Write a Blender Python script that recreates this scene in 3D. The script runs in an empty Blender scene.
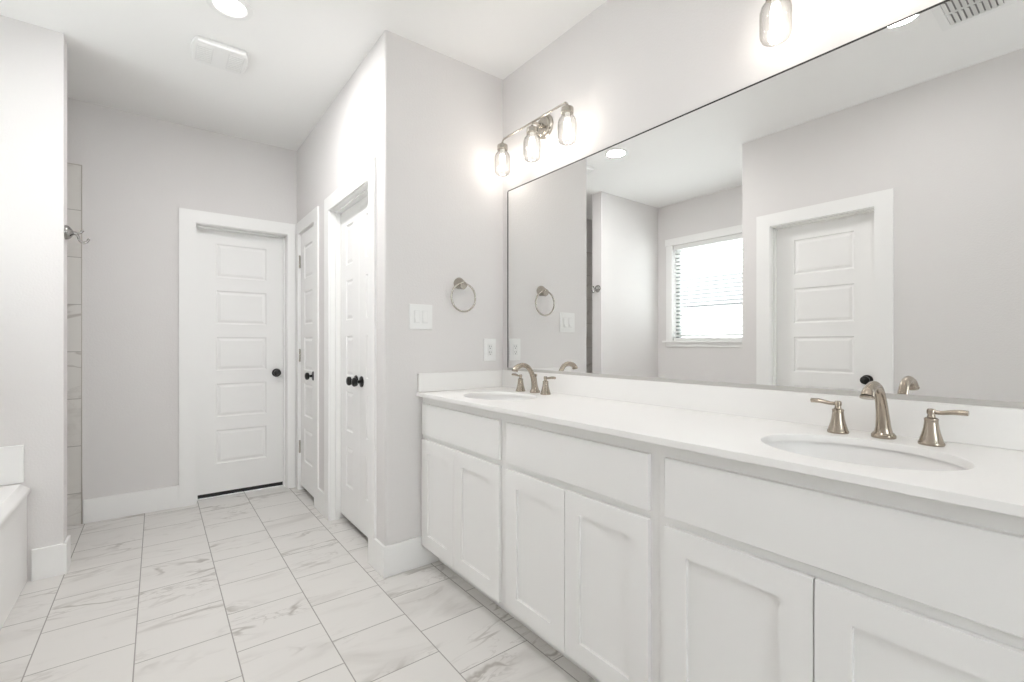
import bpy, bmesh, math, random
from mathutils import Vector, Matrix

random.seed(7)
scene = bpy.context.scene
COL = scene.collection
PI = math.pi

# ------------------------------------------------------------------ camera, world, exposure
H_CAM = 1.1633
cam_data = bpy.data.cameras.new('camera')
cam = bpy.data.objects.new('camera', cam_data)
COL.objects.link(cam)
cam_data.sensor_width = 36.0
cam_data.lens = 464.74 * 36.0 / 1024.0
cam_data.shift_y = 2.8 / 1024.0
cam_data.clip_start = 0.02
cam.location = (0, 0, H_CAM)
cam.rotation_euler = (PI / 2, 0, -math.radians(37.388))
scene.camera = cam

world = bpy.data.worlds.new('daylight')
scene.world = world
world.use_nodes = True
bg = world.node_tree.nodes['Background']
bg.inputs['Color'].default_value = (0.93, 0.97, 1.0, 1)
bg.inputs['Strength'].default_value = 9.8

scene.view_settings.view_transform = 'Standard'
scene.view_settings.look = 'None'
scene.view_settings.gamma = 1.0
scene.view_settings.use_curve_mapping = False
scene.view_settings.exposure = 0.14
scene.cycles.use_denoising = True
scene.cycles.max_bounces = 14
scene.cycles.diffuse_bounces = 8
scene.cycles.glossy_bounces = 6
scene.cycles.transparent_max_bounces = 16
scene.cycles.sample_clamp_indirect = 6.0

POWER_CAN = 14.8       # watts, each recessed ceiling lamp
POWER_BULB = 1.85      # watts, each vanity bulb


def lamp(name, kind, loc, power, color, size=0.1, rot=(0, 0, 0), spread=None):
    d = bpy.data.lights.new(name, kind)
    d.energy = power
    d.color = color
    if kind == 'AREA':
        d.shape = 'DISK'
        d.size = size
        if spread:
            d.spread = spread
    else:
        d.shadow_soft_size = size
    o = bpy.data.objects.new(name, d)
    COL.objects.link(o)
    o.location = loc
    o.rotation_euler = rot
    return o


# ------------------------------------------------------------------ materials
def mat(name, color, rough=0.5, metal=0.0, spec=0.5, bump=0.0, bscale=200.0, var=0.0):
    m = bpy.data.materials.new(name)
    m.use_nodes = True
    nt = m.node_tree
    b = nt.nodes['Principled BSDF']
    b.inputs['Base Color'].default_value = (*color, 1)
    b.inputs['Roughness'].default_value = rough
    b.inputs['Metallic'].default_value = metal
    b.inputs['Specular IOR Level'].default_value = spec
    tc = nt.nodes.new('ShaderNodeTexCoord')
    if bump or var:
        n = nt.nodes.new('ShaderNodeTexNoise')
        n.inputs['Scale'].default_value = bscale
        n.inputs['Detail'].default_value = 3.0
        nt.links.new(tc.outputs['Object'], n.inputs['Vector'])
        if bump:
            bp = nt.nodes.new('ShaderNodeBump')
            bp.inputs['Strength'].default_value = bump
            bp.inputs['Distance'].default_value = 0.004
            nt.links.new(n.outputs['Fac'], bp.inputs['Height'])
            nt.links.new(bp.outputs['Normal'], b.inputs['Normal'])
        if var:
            r = nt.nodes.new('ShaderNodeMapRange')
            r.inputs['To Min'].default_value = rough - var
            r.inputs['To Max'].default_value = rough + var
            nt.links.new(n.outputs['Fac'], r.inputs['Value'])
            nt.links.new(r.outputs['Result'], b.inputs['Roughness'])
    return m


def emit(name, color, strength):
    m = bpy.data.materials.new(name)
    m.use_nodes = True
    nt = m.node_tree
    nt.nodes.remove(nt.nodes['Principled BSDF'])
    e = nt.nodes.new('ShaderNodeEmission')
    e.inputs['Color'].default_value = (*color, 1)
    e.inputs['Strength'].default_value = strength
    nt.links.new(e.outputs[0], nt.nodes['Material Output'].inputs['Surface'])
    return m


def thin_glass(name, mid, edge, gloss):
    """clear thin wall: darker and shinier where it is seen edge on"""
    m = bpy.data.materials.new(name)
    m.use_nodes = True
    nt = m.node_tree
    nt.nodes.remove(nt.nodes['Principled BSDF'])
    t = nt.nodes.new('ShaderNodeBsdfTransparent')
    g = nt.nodes.new('ShaderNodeBsdfGlossy')
    g.inputs['Roughness'].default_value = 0.04
    f = nt.nodes.new('ShaderNodeLayerWeight')
    f.inputs['Blend'].default_value = 0.35
    ramp = nt.nodes.new('ShaderNodeMix')
    ramp.data_type = 'RGBA'
    ramp.inputs['A'].default_value = (*mid, 1)
    ramp.inputs['B'].default_value = (*edge, 1)
    nt.links.new(f.outputs['Facing'], ramp.inputs['Factor'])
    nt.links.new(ramp.outputs['Result'], t.inputs['Color'])
    mul = nt.nodes.new('ShaderNodeMath')
    mul.operation = 'MULTIPLY'
    mul.inputs[1].default_value = gloss
    mx = nt.nodes.new('ShaderNodeMixShader')
    nt.links.new(f.outputs['Facing'], mul.inputs[0])
    nt.links.new(mul.outputs[0], mx.inputs['Fac'])
    nt.links.new(t.outputs[0], mx.inputs[1])
    nt.links.new(g.outputs[0], mx.inputs[2])
    nt.links.new(mx.outputs[0], nt.nodes['Material Output'].inputs['Surface'])
    return m


def marble_tile(name, axes, x0, y0, bw, rh, base, vein, grout, mortar=0.0044, offset=0.5, rough=0.3, vscale=2.6):
    """square tiles in a half bond; axes = which world axes run along (brick length, rows)"""
    m = bpy.data.materials.new(name)
    m.use_nodes = True
    nt = m.node_tree
    N, L = nt.nodes, nt.links
    b = N['Principled BSDF']
    b.inputs['Roughness'].default_value = rough
    tc = N.new('ShaderNodeTexCoord')
    sep = N.new('ShaderNodeSeparateXYZ')
    L.new(tc.outputs['Object'], sep.inputs[0])
    comb = N.new('ShaderNodeCombineXYZ')
    for k, (ax, o) in enumerate(((axes[0], y0), (axes[1], x0))):
        s = N.new('ShaderNodeMath')
        s.operation = 'SUBTRACT'
        s.inputs[1].default_value = o
        L.new(sep.outputs[ax], s.inputs[0])
        L.new(s.outputs[0], comb.inputs[k])
    br = N.new('ShaderNodeTexBrick')
    br.offset = offset
    br.offset_frequency = 2
    br.squash = 1.0
    br.inputs['Scale'].default_value = 1.0
    br.inputs['Brick Width'].default_value = bw
    br.inputs['Row Height'].default_value = rh
    br.inputs['Mortar Size'].default_value = mortar / 2
    br.inputs['Mortar Smooth'].default_value = 0.1
    br.inputs['Color1'].default_value = (0, 0, 0, 1)
    br.inputs['Color2'].default_value = (1, 1, 1, 1)
    br.inputs['Mortar'].default_value = (0.5, 0.5, 0.5, 1)
    L.new(comb.outputs[0], br.inputs['Vector'])
    w = N.new('ShaderNodeMath')
    w.operation = 'MULTIPLY'
    w.inputs[1].default_value = 37.0
    L.new(br.outputs['Color'], w.inputs[0])
    mp = N.new('ShaderNodeMapping')
    mp.inputs['Rotation'].default_value = (0.3, 0.2, 0.55)
    mp.inputs['Scale'].default_value = (0.55, 1.7, 1.0)
    L.new(tc.outputs['Object'], mp.inputs['Vector'])

    def noise(scale, detail, dist):
        n = N.new('ShaderNodeTexNoise')
        n.noise_dimensions = '4D'
        n.inputs['Scale'].default_value = scale
        n.inputs['Detail'].default_value = detail
        n.inputs['Roughness'].default_value = 0.55
        n.inputs['Distortion'].default_value = dist
        L.new(mp.outputs[0], n.inputs['Vector'])
        L.new(w.outputs[0], n.inputs['W'])
        return n

    def ridge(n, width):
        a = N.new('ShaderNodeMath')
        a.operation = 'SUBTRACT'
        a.inputs[1].default_value = 0.5
        L.new(n.outputs['Fac'], a.inputs[0])
        c = N.new('ShaderNodeMath')
        c.operation = 'ABSOLUTE'
        L.new(a.outputs[0], c.inputs[0])
        r = N.new('ShaderNodeMapRange')
        r.interpolation_type = 'SMOOTHSTEP'
        r.inputs['From Min'].default_value = 0.0
        r.inputs['From Max'].default_value = width
        r.inputs['To Min'].default_value = 1.0
        r.inputs['To Max'].default_value = 0.0
        L.new(c.outputs[0], r.inputs['Value'])
        return r
    r1 = ridge(noise(vscale, 4.0, 0.9), 0.028)
    r2 = ridge(noise(vscale * 2.1, 5.0, 1.2), 0.02)
    msk = N.new('ShaderNodeMapRange')
    msk.interpolation_type = 'SMOOTHSTEP'
    msk.inputs['From Min'].default_value = 0.46
    msk.inputs['From Max'].default_value = 0.66
    L.new(noise(vscale * 1.1, 2.0, 0.3).outputs['Fac'], msk.inputs['Value'])
    cl = N.new('ShaderNodeMapRange')
    cl.interpolation_type = 'SMOOTHSTEP'
    cl.inputs['From Min'].default_value = 0.52
    cl.inputs['From Max'].default_value = 0.8
    cl.inputs['To Max'].default_value = 0.5
    L.new(noise(vscale * 0.9, 4.0, 1.5).outputs['Fac'], cl.inputs['Value'])

    def math_node(op, a, bb):
        x = N.new('ShaderNodeMath')
        x.operation = op
        x.use_clamp = True
        for k, v in enumerate((a, bb)):
            if isinstance(v, (int, float)):
                x.inputs[k].default_value = v
            else:
                L.new(v, x.inputs[k])
        return x.outputs[0]
    s1 = math_node('MULTIPLY', r1.outputs[0], msk.outputs[0])
    s2 = math_node('MULTIPLY', math_node('MULTIPLY', r2.outputs[0], msk.outputs[0]), 0.55)
    tot = math_node('ADD', math_node('MAXIMUM', s1, s2), cl.outputs[0])
    tot = math_node('MULTIPLY', tot, 0.85)
    mx = N.new('ShaderNodeMix')
    mx.data_type = 'RGBA'
    mx.inputs['A'].default_value = (*base, 1)
    mx.inputs['B'].default_value = (*vein, 1)
    L.new(tot, mx.inputs['Factor'])
    mg = N.new('ShaderNodeMix')
    mg.data_type = 'RGBA'
    mg.inputs['B'].default_value = (*grout, 1)
    L.new(br.outputs['Fac'], mg.inputs['Factor'])
    L.new(mx.outputs['Result'], mg.inputs['A'])
    L.new(mg.outputs['Result'], b.inputs['Base Color'])
    rr = N.new('ShaderNodeMapRange')
    rr.inputs['To Min'].default_value = rough
    rr.inputs['To Max'].default_value = 0.9
    L.new(br.outputs['Fac'], rr.inputs['Value'])
    L.new(rr.outputs[0], b.inputs['Roughness'])
    bp = N.new('ShaderNodeBump')
    bp.invert = True
    bp.inputs['Strength'].default_value = 0.4
    bp.inputs['Distance'].default_value = 0.002
    L.new(br.outputs['Fac'], bp.inputs['Height'])
    L.new(bp.outputs[0], b.inputs['Normal'])
    return m


M = {}
M['wall'] = mat('wall_paint', (0.738, 0.718, 0.71), 0.75, 0, 0.3, bump=0.22, bscale=110)
M['ceiling'] = mat('ceiling_paint', (0.89, 0.885, 0.875), 0.85, 0, 0.2, bump=0.12, bscale=120)
M['trim'] = mat('trim_paint', (0.875, 0.87, 0.86), 0.38, 0, 0.45)
M['door'] = mat('door_paint', (0.875, 0.87, 0.86), 0.42, 0, 0.45)
M['cabinet'] = mat('cabinet_paint', (0.82, 0.812, 0.80), 0.42, 0, 0.4)
M['dark'] = mat('dark_recess', (0.02, 0.02, 0.02), 0.8)
M['black'] = mat('black_rubber', (0.012, 0.012, 0.012), 0.6)
M['counter'] = mat('white_quartz', (0.86, 0.85, 0.835), 0.38, 0, 0.35, var=0.03, bscale=30)
M['porcelain'] = mat('porcelain', (0.87, 0.86, 0.85), 0.28, 0, 0.4)
M['acrylic'] = mat('tub_acrylic', (0.885, 0.88, 0.87), 0.16, 0, 0.5)
M['nickel'] = mat('brushed_nickel', (0.42, 0.365, 0.305), 0.24, 1.0)
M['nickel_pale'] = mat('satin_nickel', (0.48, 0.45, 0.40), 0.24, 1.0)
M['chrome'] = mat('chrome', (0.36, 0.35, 0.34), 0.12, 1.0)
M['knob'] = mat('black_knob', (0.012, 0.011, 0.011), 0.28, 0.3, 0.5)
M['plastic'] = mat('white_plastic', (0.84, 0.84, 0.83), 0.3)
M['plastic_in'] = mat('white_plastic_inner', (0.78, 0.78, 0.77), 0.35)
M['slot'] = mat('outlet_slot', (0.12, 0.11, 0.10), 0.6)
M['mirror'] = mat('mirror_silver', (0.93, 0.935, 0.93), 0.0, 1.0)
M['mirror_edge'] = mat('mirror_edge_metal', (0.035, 0.033, 0.03), 0.5, 0.3)
M['shade_strip'] = mat('shaded_wall_grey', (0.52, 0.505, 0.485), 0.5, 0.2)  # grey with the shade on the wall below the mirror mixed in
M['vinyl'] = mat('window_vinyl', (0.20, 0.22, 0.21), 0.4)
M['slat'] = mat('blind_slat', (0.82, 0.82, 0.81), 0.5)
M['cord'] = mat('blind_cord', (0.75, 0.75, 0.74), 0.8)
M['glass'] = thin_glass('clear_glass', (0.98, 0.98, 0.975), (0.74, 0.735, 0.725), 0.2)
M['pane'] = thin_glass('window_glass', (0.97, 0.985, 0.98), (0.85, 0.88, 0.87), 0.15)
M['bulb'] = emit('bulb_glow', (1.0, 0.93, 0.85), 9.0)
M['lens'] = emit('recessed_lens', (1.0, 0.98, 0.95), 5.0)
M['roof'] = mat('roof_shingle', (0.05, 0.05, 0.052), 0.9, bump=0.5, bscale=9)
M['stucco'] = mat('pale_siding', (0.7, 0.69, 0.67), 0.8)
M['lawn'] = mat('pale_paving', (0.82, 0.81, 0.79), 0.95, bump=0.3, bscale=14)
M['edge_metal'] = mat('tile_edge_metal', (0.5, 0.46, 0.42), 0.4, 0.4)
G0 = -0.0659
M['floor'] = marble_tile('floor_tile', (1, 0), G0, 2.325, 0.304, 0.3048,
                         (0.71, 0.69, 0.665), (0.36, 0.33, 0.30), (0.36, 0.345, 0.325))
M['shower'] = marble_tile('shower_tile', (0, 2), 0.202, -0.9, 0.61, 0.3035,
                          (0.72, 0.70, 0.67), (0.42, 0.38, 0.35), (0.42, 0.40, 0.38), offset=0.5)


# ------------------------------------------------------------------ geometry helpers
def B():
    return bmesh.new()


def box(bm, x0, x1, y0, y1, z0, z1, bev=0.0, seg=2):
    x0, x1 = min(x0, x1), max(x0, x1)
    y0, y1 = min(y0, y1), max(y0, y1)
    z0, z1 = min(z0, z1), max(z0, z1)
    vs = [bm.verts.new(p) for p in ((x0, y0, z0), (x1, y0, z0), (x1, y1, z0), (x0, y1, z0),
                                    (x0, y0, z1), (x1, y0, z1), (x1, y1, z1), (x0, y1, z1))]
    fs = [bm.faces.new([vs[i] for i in f]) for f in
          ((0, 3, 2, 1), (4, 5, 6, 7), (0, 1, 5, 4), (1, 2, 6, 5), (2, 3, 7, 6), (3, 0, 4, 7))]
    if bev:
        es = list({e for f in fs for e in f.edges})
        bmesh.ops.bevel(bm, geom=es, offset=bev, offset_type='OFFSET', segments=seg, profile=0.5,
                        affect='EDGES', clamp_overlap=True)
    return bm


def rings(bm, loops, cap0=True, cap1=True, closed=True):
    """skin a list of equally long point loops"""
    rows = [[bm.verts.new(p) for p in lp] for lp in loops]
    n = len(rows[0])
    for a, b in zip(rows, rows[1:]):
        for i in range(n if closed else n - 1):
            j = (i + 1) % n
            bm.faces.new((a[i], a[j], b[j], b[i]))
    if cap0:
        bm.faces.new(list(reversed(rows[0])))
    if cap1:
        bm.faces.new(rows[-1])
    return rows


def axis_map(axis, origin):
    o = Vector(origin)
    if axis == 'Z':
        return lambda a, b, h: o + Vector((a, b, h))
    if axis == '-Z':
        return lambda a, b, h: o + Vector((a, -b, -h))
    if axis == 'X':
        return lambda a, b, h: o + Vector((h, a, b))
    if axis == '-X':
        return lambda a, b, h: o + Vector((-h, -a, b))
    if axis == 'Y':
        return lambda a, b, h: o + Vector((-a, h, b))
    if axis == '-Y':
        return lambda a, b, h: o + Vector((a, -h, b))


def lathe(bm, prof, origin, axis='Z', n=32, sx=1.0, sy=1.0, cap0=True, cap1=True):
    f = axis_map(axis, origin)
    loops = []
    for r, h in prof:
        r = max(r, 1e-5)
        loops.append([f(r * sx * math.cos(2 * PI * i / n), r * sy * math.sin(2 * PI * i / n), h) for i in range(n)])
    rings(bm, loops, cap0, cap1)
    return bm


def tube(bm, pts, radii, n=14, flat=None, caps=True, closed=False, up=(0, 0, 1)):
    pts = [Vector(p) for p in pts]
    if isinstance(radii, (int, float)):
        radii = [radii] * len(pts)
    m = len(pts)
    loops = []
    ref = Vector(up)
    for k, p in enumerate(pts):
        if closed:
            t = (pts[(k + 1) % m] - pts[k - 1]).normalized()
        else:
            t = (pts[min(k + 1, m - 1)] - pts[max(k - 1, 0)]).normalized()
        s = ref.cross(t)
        if s.length < 1e-3:
            s = Vector((1, 0, 0)).cross(t)
            if s.length < 1e-3:
                s = Vector((0, 1, 0)).cross(t)
        s.normalize()
        u = t.cross(s).normalized()
        ref = u
        fx, fy = (1, 1) if flat is None else flat[k]
        loops.append([p + s * (radii[k] * fx * math.cos(2 * PI * i / n)) + u * (radii[k] * fy * math.sin(2 * PI * i / n))
                      for i in range(n)])
    if closed:
        loops.append(loops[0])
        rings(bm, loops, False, False)
        bmesh.ops.remove_doubles(bm, verts=bm.verts, dist=1e-6)
    else:
        rings(bm, loops, caps, caps)
    return bm


def smooth_path(ctrl, k=8):
    """Catmull-Rom through control points"""
    c = [Vector(p) for p in ctrl]
    c = [c[0] * 2 - c[1]] + c + [c[-1] * 2 - c[-2]]
    out = []
    for i in range(1, len(c) - 2):
        for j in range(k):
            t = j / k
            p0, p1, p2, p3 = c[i - 1], c[i], c[i + 1], c[i + 2]
            out.append(0.5 * ((2 * p1) + (p2 - p0) * t + (2 * p0 - 5 * p1 + 4 * p2 - p3) * t * t
                              + (3 * p1 - p0 - 3 * p2 + p3) * t ** 3))
    out.append(c[-2])
    return out


def lerp_list(vals, k):
    out = []
    for a, b in zip(vals, vals[1:]):
        for j in range(k):
            out.append(a + (b - a) * j / k)
    out.append(vals[-1])
    return out


def panel_slab(bm, f, W, Ht, T, panels, profile):
    """a slab W x Ht x T whose front (depth 0 outward) has moulded panels.
    f(u, v, w) maps to world; w = 0 is the front, negative goes in."""
    us = sorted({0.0, W} | {round(p[0], 5) for p in panels} | {round(p[1], 5) for p in panels})
    vs = sorted({0.0, Ht} | {round(p[2], 5) for p in panels} | {round(p[3], 5) for p in panels})
    cache = {}

    def V(u, v, w):
        k = (round(u, 5), round(v, 5), round(w, 5))
        if k not in cache:
            cache[k] = bm.verts.new(f(u, v, w))
        return cache[k]
    pset = {(round(a, 5), round(b, 5), round(c, 5), round(d, 5)) for a, b, c, d in panels}
    for i in range(len(us) - 1):
        for j in range(len(vs) - 1):
            a, b, c, d = us[i], us[i + 1], vs[j], vs[j + 1]
            if (a, b, c, d) in pset:
                prev = [(a, c, 0), (b, c, 0), (b, d, 0), (a, d, 0)]
                for ins, dep in profile:
                    cur = [(a + ins, c + ins, dep), (b - ins, c + ins, dep), (b - ins, d - ins, dep), (a + ins, d - ins, dep)]
                    for q in range(4):
                        r = (q + 1) % 4
                        bm.faces.new((V(*prev[q]), V(*prev[r]), V(*cur[r]), V(*cur[q])))
                    prev = cur
                bm.faces.new([V(*p) for p in prev])
            else:
                bm.faces.new((V(a, c, 0), V(b, c, 0), V(b, d, 0), V(a, d, 0)))
    for i in range(len(us) - 1):
        for v in (0.0, Ht):
            bm.faces.new((V(us[i], v, 0), V(us[i + 1], v, 0), V(us[i + 1], v, -T), V(us[i], v, -T)))
    for j in range(len(vs) - 1):
        for u in (0.0, W):
            bm.faces.new((V(u, vs[j], 0), V(u, vs[j + 1], 0), V(u, vs[j + 1], -T), V(u, vs[j], -T)))
    border = [V(u, 0.0, -T) for u in us] + [V(W, v, -T) for v in vs[1:]] + \
             [V(u, Ht, -T) for u in reversed(us[:-1])] + [V(0.0, v, -T) for v in reversed(vs[1:-1])]
    bm.faces.new(border)
    return bm


def bevel_front(bm, f, W, Ht, off):
    """soften the outer front edges of a panel slab"""
    corners = [Vector(f(0, 0, 0)), Vector(f(W, 0, 0)), Vector(f(W, Ht, 0)), Vector(f(0, Ht, 0))]
    es = []
    for e in bm.edges:
        a, b = e.verts[0].co, e.verts[1].co
        for q in range(4):
            p, r = corners[q], corners[(q + 1) % 4]
            d = (r - p).normalized()
            ok = True
            for x in (a, b):
                t = (x - p)
                if (t - d * t.dot(d)).length > 1e-5:
                    ok = False
            if ok:
                es.append(e)
                break
    bmesh.ops.bevel(bm, geom=es, offset=off, offset_type='OFFSET', segments=2, profile=0.5, affect='EDGES', clamp_overlap=True)


# ------------------------------------------------------------------ object helpers
def root_loc(o):
    while o.parent is not None:
        o = o.parent
    return o.location.copy()


def tag(o, label=None, cat=None, group=None, kind=None):
    if label:
        o['label'] = label
    if cat:
        o['category'] = cat
    if group:
        o['group'] = group
    if kind:
        o['kind'] = kind
    return o


def thing(name, label, cat, loc, group=None, kind=None):
    o = bpy.data.objects.new(name, None)
    COL.objects.link(o)
    o.location = loc
    o.empty_display_size = 0.05
    return tag(o, label, cat, group, kind)


def obj(name, bm, m, parent=None, label=None, sharp=32, origin=None, recalc=True):
    """world-space bmesh -> one mesh object"""
    if recalc:
        bmesh.ops.recalc_face_normals(bm, faces=bm.faces)
    off = Vector((0, 0, 0))
    if parent is not None:
        off = root_loc(parent)
    elif origin is not None:
        off = Vector(origin)
    if off.length > 0:
        bmesh.ops.translate(bm, verts=bm.verts, vec=-off)
    me = bpy.data.meshes.new(name)
    bm.to_mesh(me)
    bm.free()
    for p in me.polygons:
        p.use_smooth = True
    me.set_sharp_from_angle(angle=math.radians(sharp))
    if isinstance(m, (list, tuple)):
        for q in m:
            me.materials.append(q)
    else:
        me.materials.append(m)
    o = bpy.data.objects.new(name, me)
    COL.objects.link(o)
    wn = o.modifiers.new('flat_faces', 'WEIGHTED_NORMAL')
    wn.weight = 90
    wn.keep_sharp = True
    if parent is not None:
        o.parent = parent
    elif origin is not None:
        o.location = origin
    if label:
        o['label'] = label
    return o


def copy_tree(o, parent=None):
    c = o.copy()
    COL.objects.link(c)
    if parent is not None:
        c.parent = parent
    for ch in list(o.children):
        copy_tree(ch, c)
    return c


def struct(name, bm, m, label, cat):
    # world-space object so that procedural coordinates stay in metres
    return tag(obj(name, bm, m), label, cat, kind='structure')


# ------------------------------------------------------------------ room dimensions (metres)
MX = 1.6358    # mirror wall
EX = 0.9062    # closet wall
EY = 2.2286    # towel-ring wall
FY = 4.0754    # far wall
CZ = 2.7333    # ceiling
LX = -0.392    # near left wall
TX = -0.375   # end face of the tub partition
WX = -1.345    # window wall
TY0, TY1 = 3.245, 3.367   # tub partition
NY = 1.802     # end of near left wall
BY = -2.2      # wall behind the camera
DZ = 2.036     # door head
BH = 0.155     # baseboard height
BT = 0.014

# ---- floor, ceiling
b = B(); box(b, WX - 0.15, MX + 0.15, BY - 0.15, FY + 0.35, -0.1, 0.0)
struct('floor', b, M['floor'], 'white marble look square floor tiles laid in a half bond', 'floor')
b = B(); box(b, WX - 0.15, MX + 0.15, BY - 0.15, FY + 0.35, CZ, CZ + 0.1)
struct('ceiling', b, M['ceiling'], 'flat pale painted ceiling over the whole bathroom', 'ceiling')

# ---- walls
b = B(); box(b, MX, MX + 0.12, BY - 0.12, FY + 0.3, 0, CZ)
struct('wall_right', b, M['wall'], 'pale grey wall behind the long mirror and vanity', 'wall')

b = B()   # towel ring wall
box(b, EX + 0.12, MX, EY, EY + 0.12, 0, CZ)
struct('wall_end', b, M['wall'], 'pale grey wall holding the towel ring at the far end of the vanity', 'wall')

# far wall with the door_1 opening
D1 = (0.228, 0.832)
b = B()
box(b, -0.385, D1[0] - 0.018, FY, FY + 0.12, 0, CZ)
box(b, D1[1] + 0.018, MX, FY, FY + 0.12, 0, CZ)
box(b, D1[0] - 0.018, D1[1] + 0.018, FY, FY + 0.12, DZ + 0.018, CZ)
struct('wall_far', b, M['wall'], 'grey far wall around the door at the end of the passage', 'wall')

# closet wall (faces left) with two openings
C1 = (3.512, 3.972)
C2 = (2.438, 3.152)
b = B()
ys = [(EY, C2[0] - 0.018), (C2[1] + 0.018, C1[0] - 0.018), (C1[1] + 0.018, FY)]
box(b, EX, EX + 0.12, ys[1][0], ys[1][1], 0, CZ)
box(b, EX, EX + 0.12, ys[2][0], ys[2][1], 0, CZ)
box(b, EX, EX + 0.12, C2[0] - 0.018, C2[1] + 0.018, DZ + 0.018, CZ)
box(b, EX, EX + 0.12, C1[0] - 0.018, C1[1] + 0.018, DZ + 0.018, CZ)
# the near pier carries the rounded outside corner
R = 0.012
prof = [(EX + R - R * math.cos(a), EY + R - R * math.sin(a)) for a in [PI / 2 * k / 6 for k in range(7)]]
lo = [(x, y, 0) for x, y in prof] + [(EX + 0.12, EY, 0), (EX + 0.12, ys[0][1], 0), (EX, ys[0][1], 0)]
rings(b, [lo, [(x, y, CZ) for x, y, z in lo]])
struct('wall_inner', b, M['wall'], 'bright closet wall with two white doors along the passage', 'wall')

# partition between tub and shower
b = B(); box(b, WX, TX, TY0, TY1, 0, CZ)
struct('wall_middle', b, M['wall'], 'bright partition wall at the head of the bathtub', 'wall')

# near left wall with door_4, and its return beside the tub
D4 = (0.957, 1.586)
b = B()
box(b, LX - 0.12, LX, BY, D4[0] - 0.018, 0, CZ)
box(b, LX - 0.12, LX, D4[1] + 0.018, NY, 0, CZ)
box(b, LX - 0.12, LX, D4[0] - 0.018, D4[1] + 0.018, DZ + 0.018, CZ)
box(b, WX, LX - 0.12, NY - 0.12, NY, 0, CZ)
struct('wall_left', b, M['wall'], 'grey wall opposite the vanity, with a white door, seen in the mirror', 'wall')

# window wall of the tub alcove and shower
WIN = (1.952, 3.052, 1.18, 2.262)   # y0, y1, z0, z1
b = B()
box(b, WX - 0.14, WX, NY - 0.12, WIN[0], 0, CZ)
box(b, WX - 0.14, WX, WIN[1], FY + 0.12, 0, CZ)
box(b, WX - 0.14, WX, WIN[0], WIN[1], 0, WIN[2])
box(b, WX - 0.14, WX, WIN[0], WIN[1], WIN[3], CZ)
struct('wall_window', b, M['wall'], 'pale grey window wall beside the tub, seen in the mirror', 'wall')

# wall behind the camera with an opening added for daylight fill
FILL_OPENING = (-0.34, 0.60, 0.85, 2.12)
b = B()
box(b, LX - 0.12, FILL_OPENING[0], BY - 0.12, BY, 0, CZ)
box(b, FILL_OPENING[1], MX, BY - 0.12, BY, 0, CZ)
box(b, FILL_OPENING[0], FILL_OPENING[1], BY - 0.12, BY, 0, FILL_OPENING[2])
box(b, FILL_OPENING[0], FILL_OPENING[1], BY - 0.12, BY, FILL_OPENING[3], CZ)
struct('wall_back', b, M['wall'], 'grey wall behind the camera around an added fill opening', 'wall')

# shower tiling on the far wall left of the painted part
b = B()
box(b, WX, -0.387, FY - 0.004, FY + 0.12, 0, 2.314)
struct('wall_shower', b, M['shower'], 'marble tiled shower wall strip beside the grey far wall', 'wall tile')
b = B(); box(b, WX, -0.385, FY, FY + 0.12, 2.314, CZ)
struct('wall_shower_upper', b, M['wall'], 'painted wall above the shower tiles', 'wall')
b = B(); box(b, -0.388, -0.383, FY - 0.007, FY, 0, 2.317); box(b, WX, -0.388, FY - 0.007, FY, 2.312, 2.317)
struct('trim_1', b, M['edge_metal'], 'thin metal edge along the shower tiles', 'trim')

# ---- baseboards
def baseboard(name, spans, label):
    bb = B()
    for s in spans:
        box(bb, *s, 0, BH, bev=0.003, seg=2)
    return struct(name, bb, M['trim'], label, 'baseboard')


baseboard('baseboard_far', [(-0.378, 0.126, FY - BT, FY)], 'white baseboard under the grey far wall left of the far door')
baseboard('baseboard_end', [(EX - BT, 1.20, EY - BT, EY)], 'white baseboard under the towel ring wall')
baseboard('baseboard_inner', [(EX - BT, EX, EY + 0.0005, 2.345), (EX - BT, EX, 3.252, 3.418)], 'white baseboard pieces at the closet wall corner')
baseboard('baseboard_middle', [(-0.488, TX + BT, TY0 - BT, TY0), (TX, TX + BT, TY0 + 0.0005, TY1)],
          'white baseboard wrapping the end of the tub partition')
baseboard('baseboard_left', [(LX, LX + BT, 1.69, NY), (LX, LX + BT, BY, 0.855)], 'white baseboard along the wall opposite the vanity')
baseboard('baseboard_right', [(MX - BT, MX, BY, -0.02)], 'white baseboard on the mirror wall past the vanity')
baseboard('baseboard_back', [(LX + BT, MX - BT, BY, BY + BT)], 'white baseboard behind the camera')


# ------------------------------------------------------------------ doors (setting)
PANZ = [(0.25 + 0.355 * k, 0.504 + 0.355 * k) for k in range(5)]
PPROF = [(0.004, -0.006), (0.012, -0.0075), (0.026, -0.003), (0.030, -0.002)]


def knob_bm(origin, axis):
    bb = B()
    lathe(bb, [(0.010, 0.007), (0.0095, 0.026), (0.013, 0.030), (0.024, 0.035), (0.0275, 0.043), (0.0265, 0.051),
               (0.019, 0.057), (0.006, 0.0595), (0.0, 0.060)], origin, axis, 28)
    return bb


def rose_bm(origin, axis):
    bb = B()
    lathe(bb, [(0.0335, 0.0), (0.0335, 0.004), (0.031, 0.007), (0.024, 0.009), (0.013, 0.011), (0.0, 0.011)], origin, axis, 28)
    return bb


def add_knob(door, origin, axis):
    k = obj('door_knob', knob_bm(origin, axis), M['knob'], door, label='black round door knob')
    obj('knob_rose', rose_bm(origin, axis), M['knob'], k)


def leaf(door, f, u0, u1, z0, z1, stile, name='door_leaf'):
    W = u1 - u0
    pans = [(stile, W - stile, a - z0, c - z0) for a, c in PANZ]
    bb = B()
    panel_slab(bb, lambda u, v, w: f(u0 + u, z0 + v, w), W, z1 - z0, 0.035, pans, PPROF)
    return obj(name, bb, M['door'], door, sharp=12)


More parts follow.
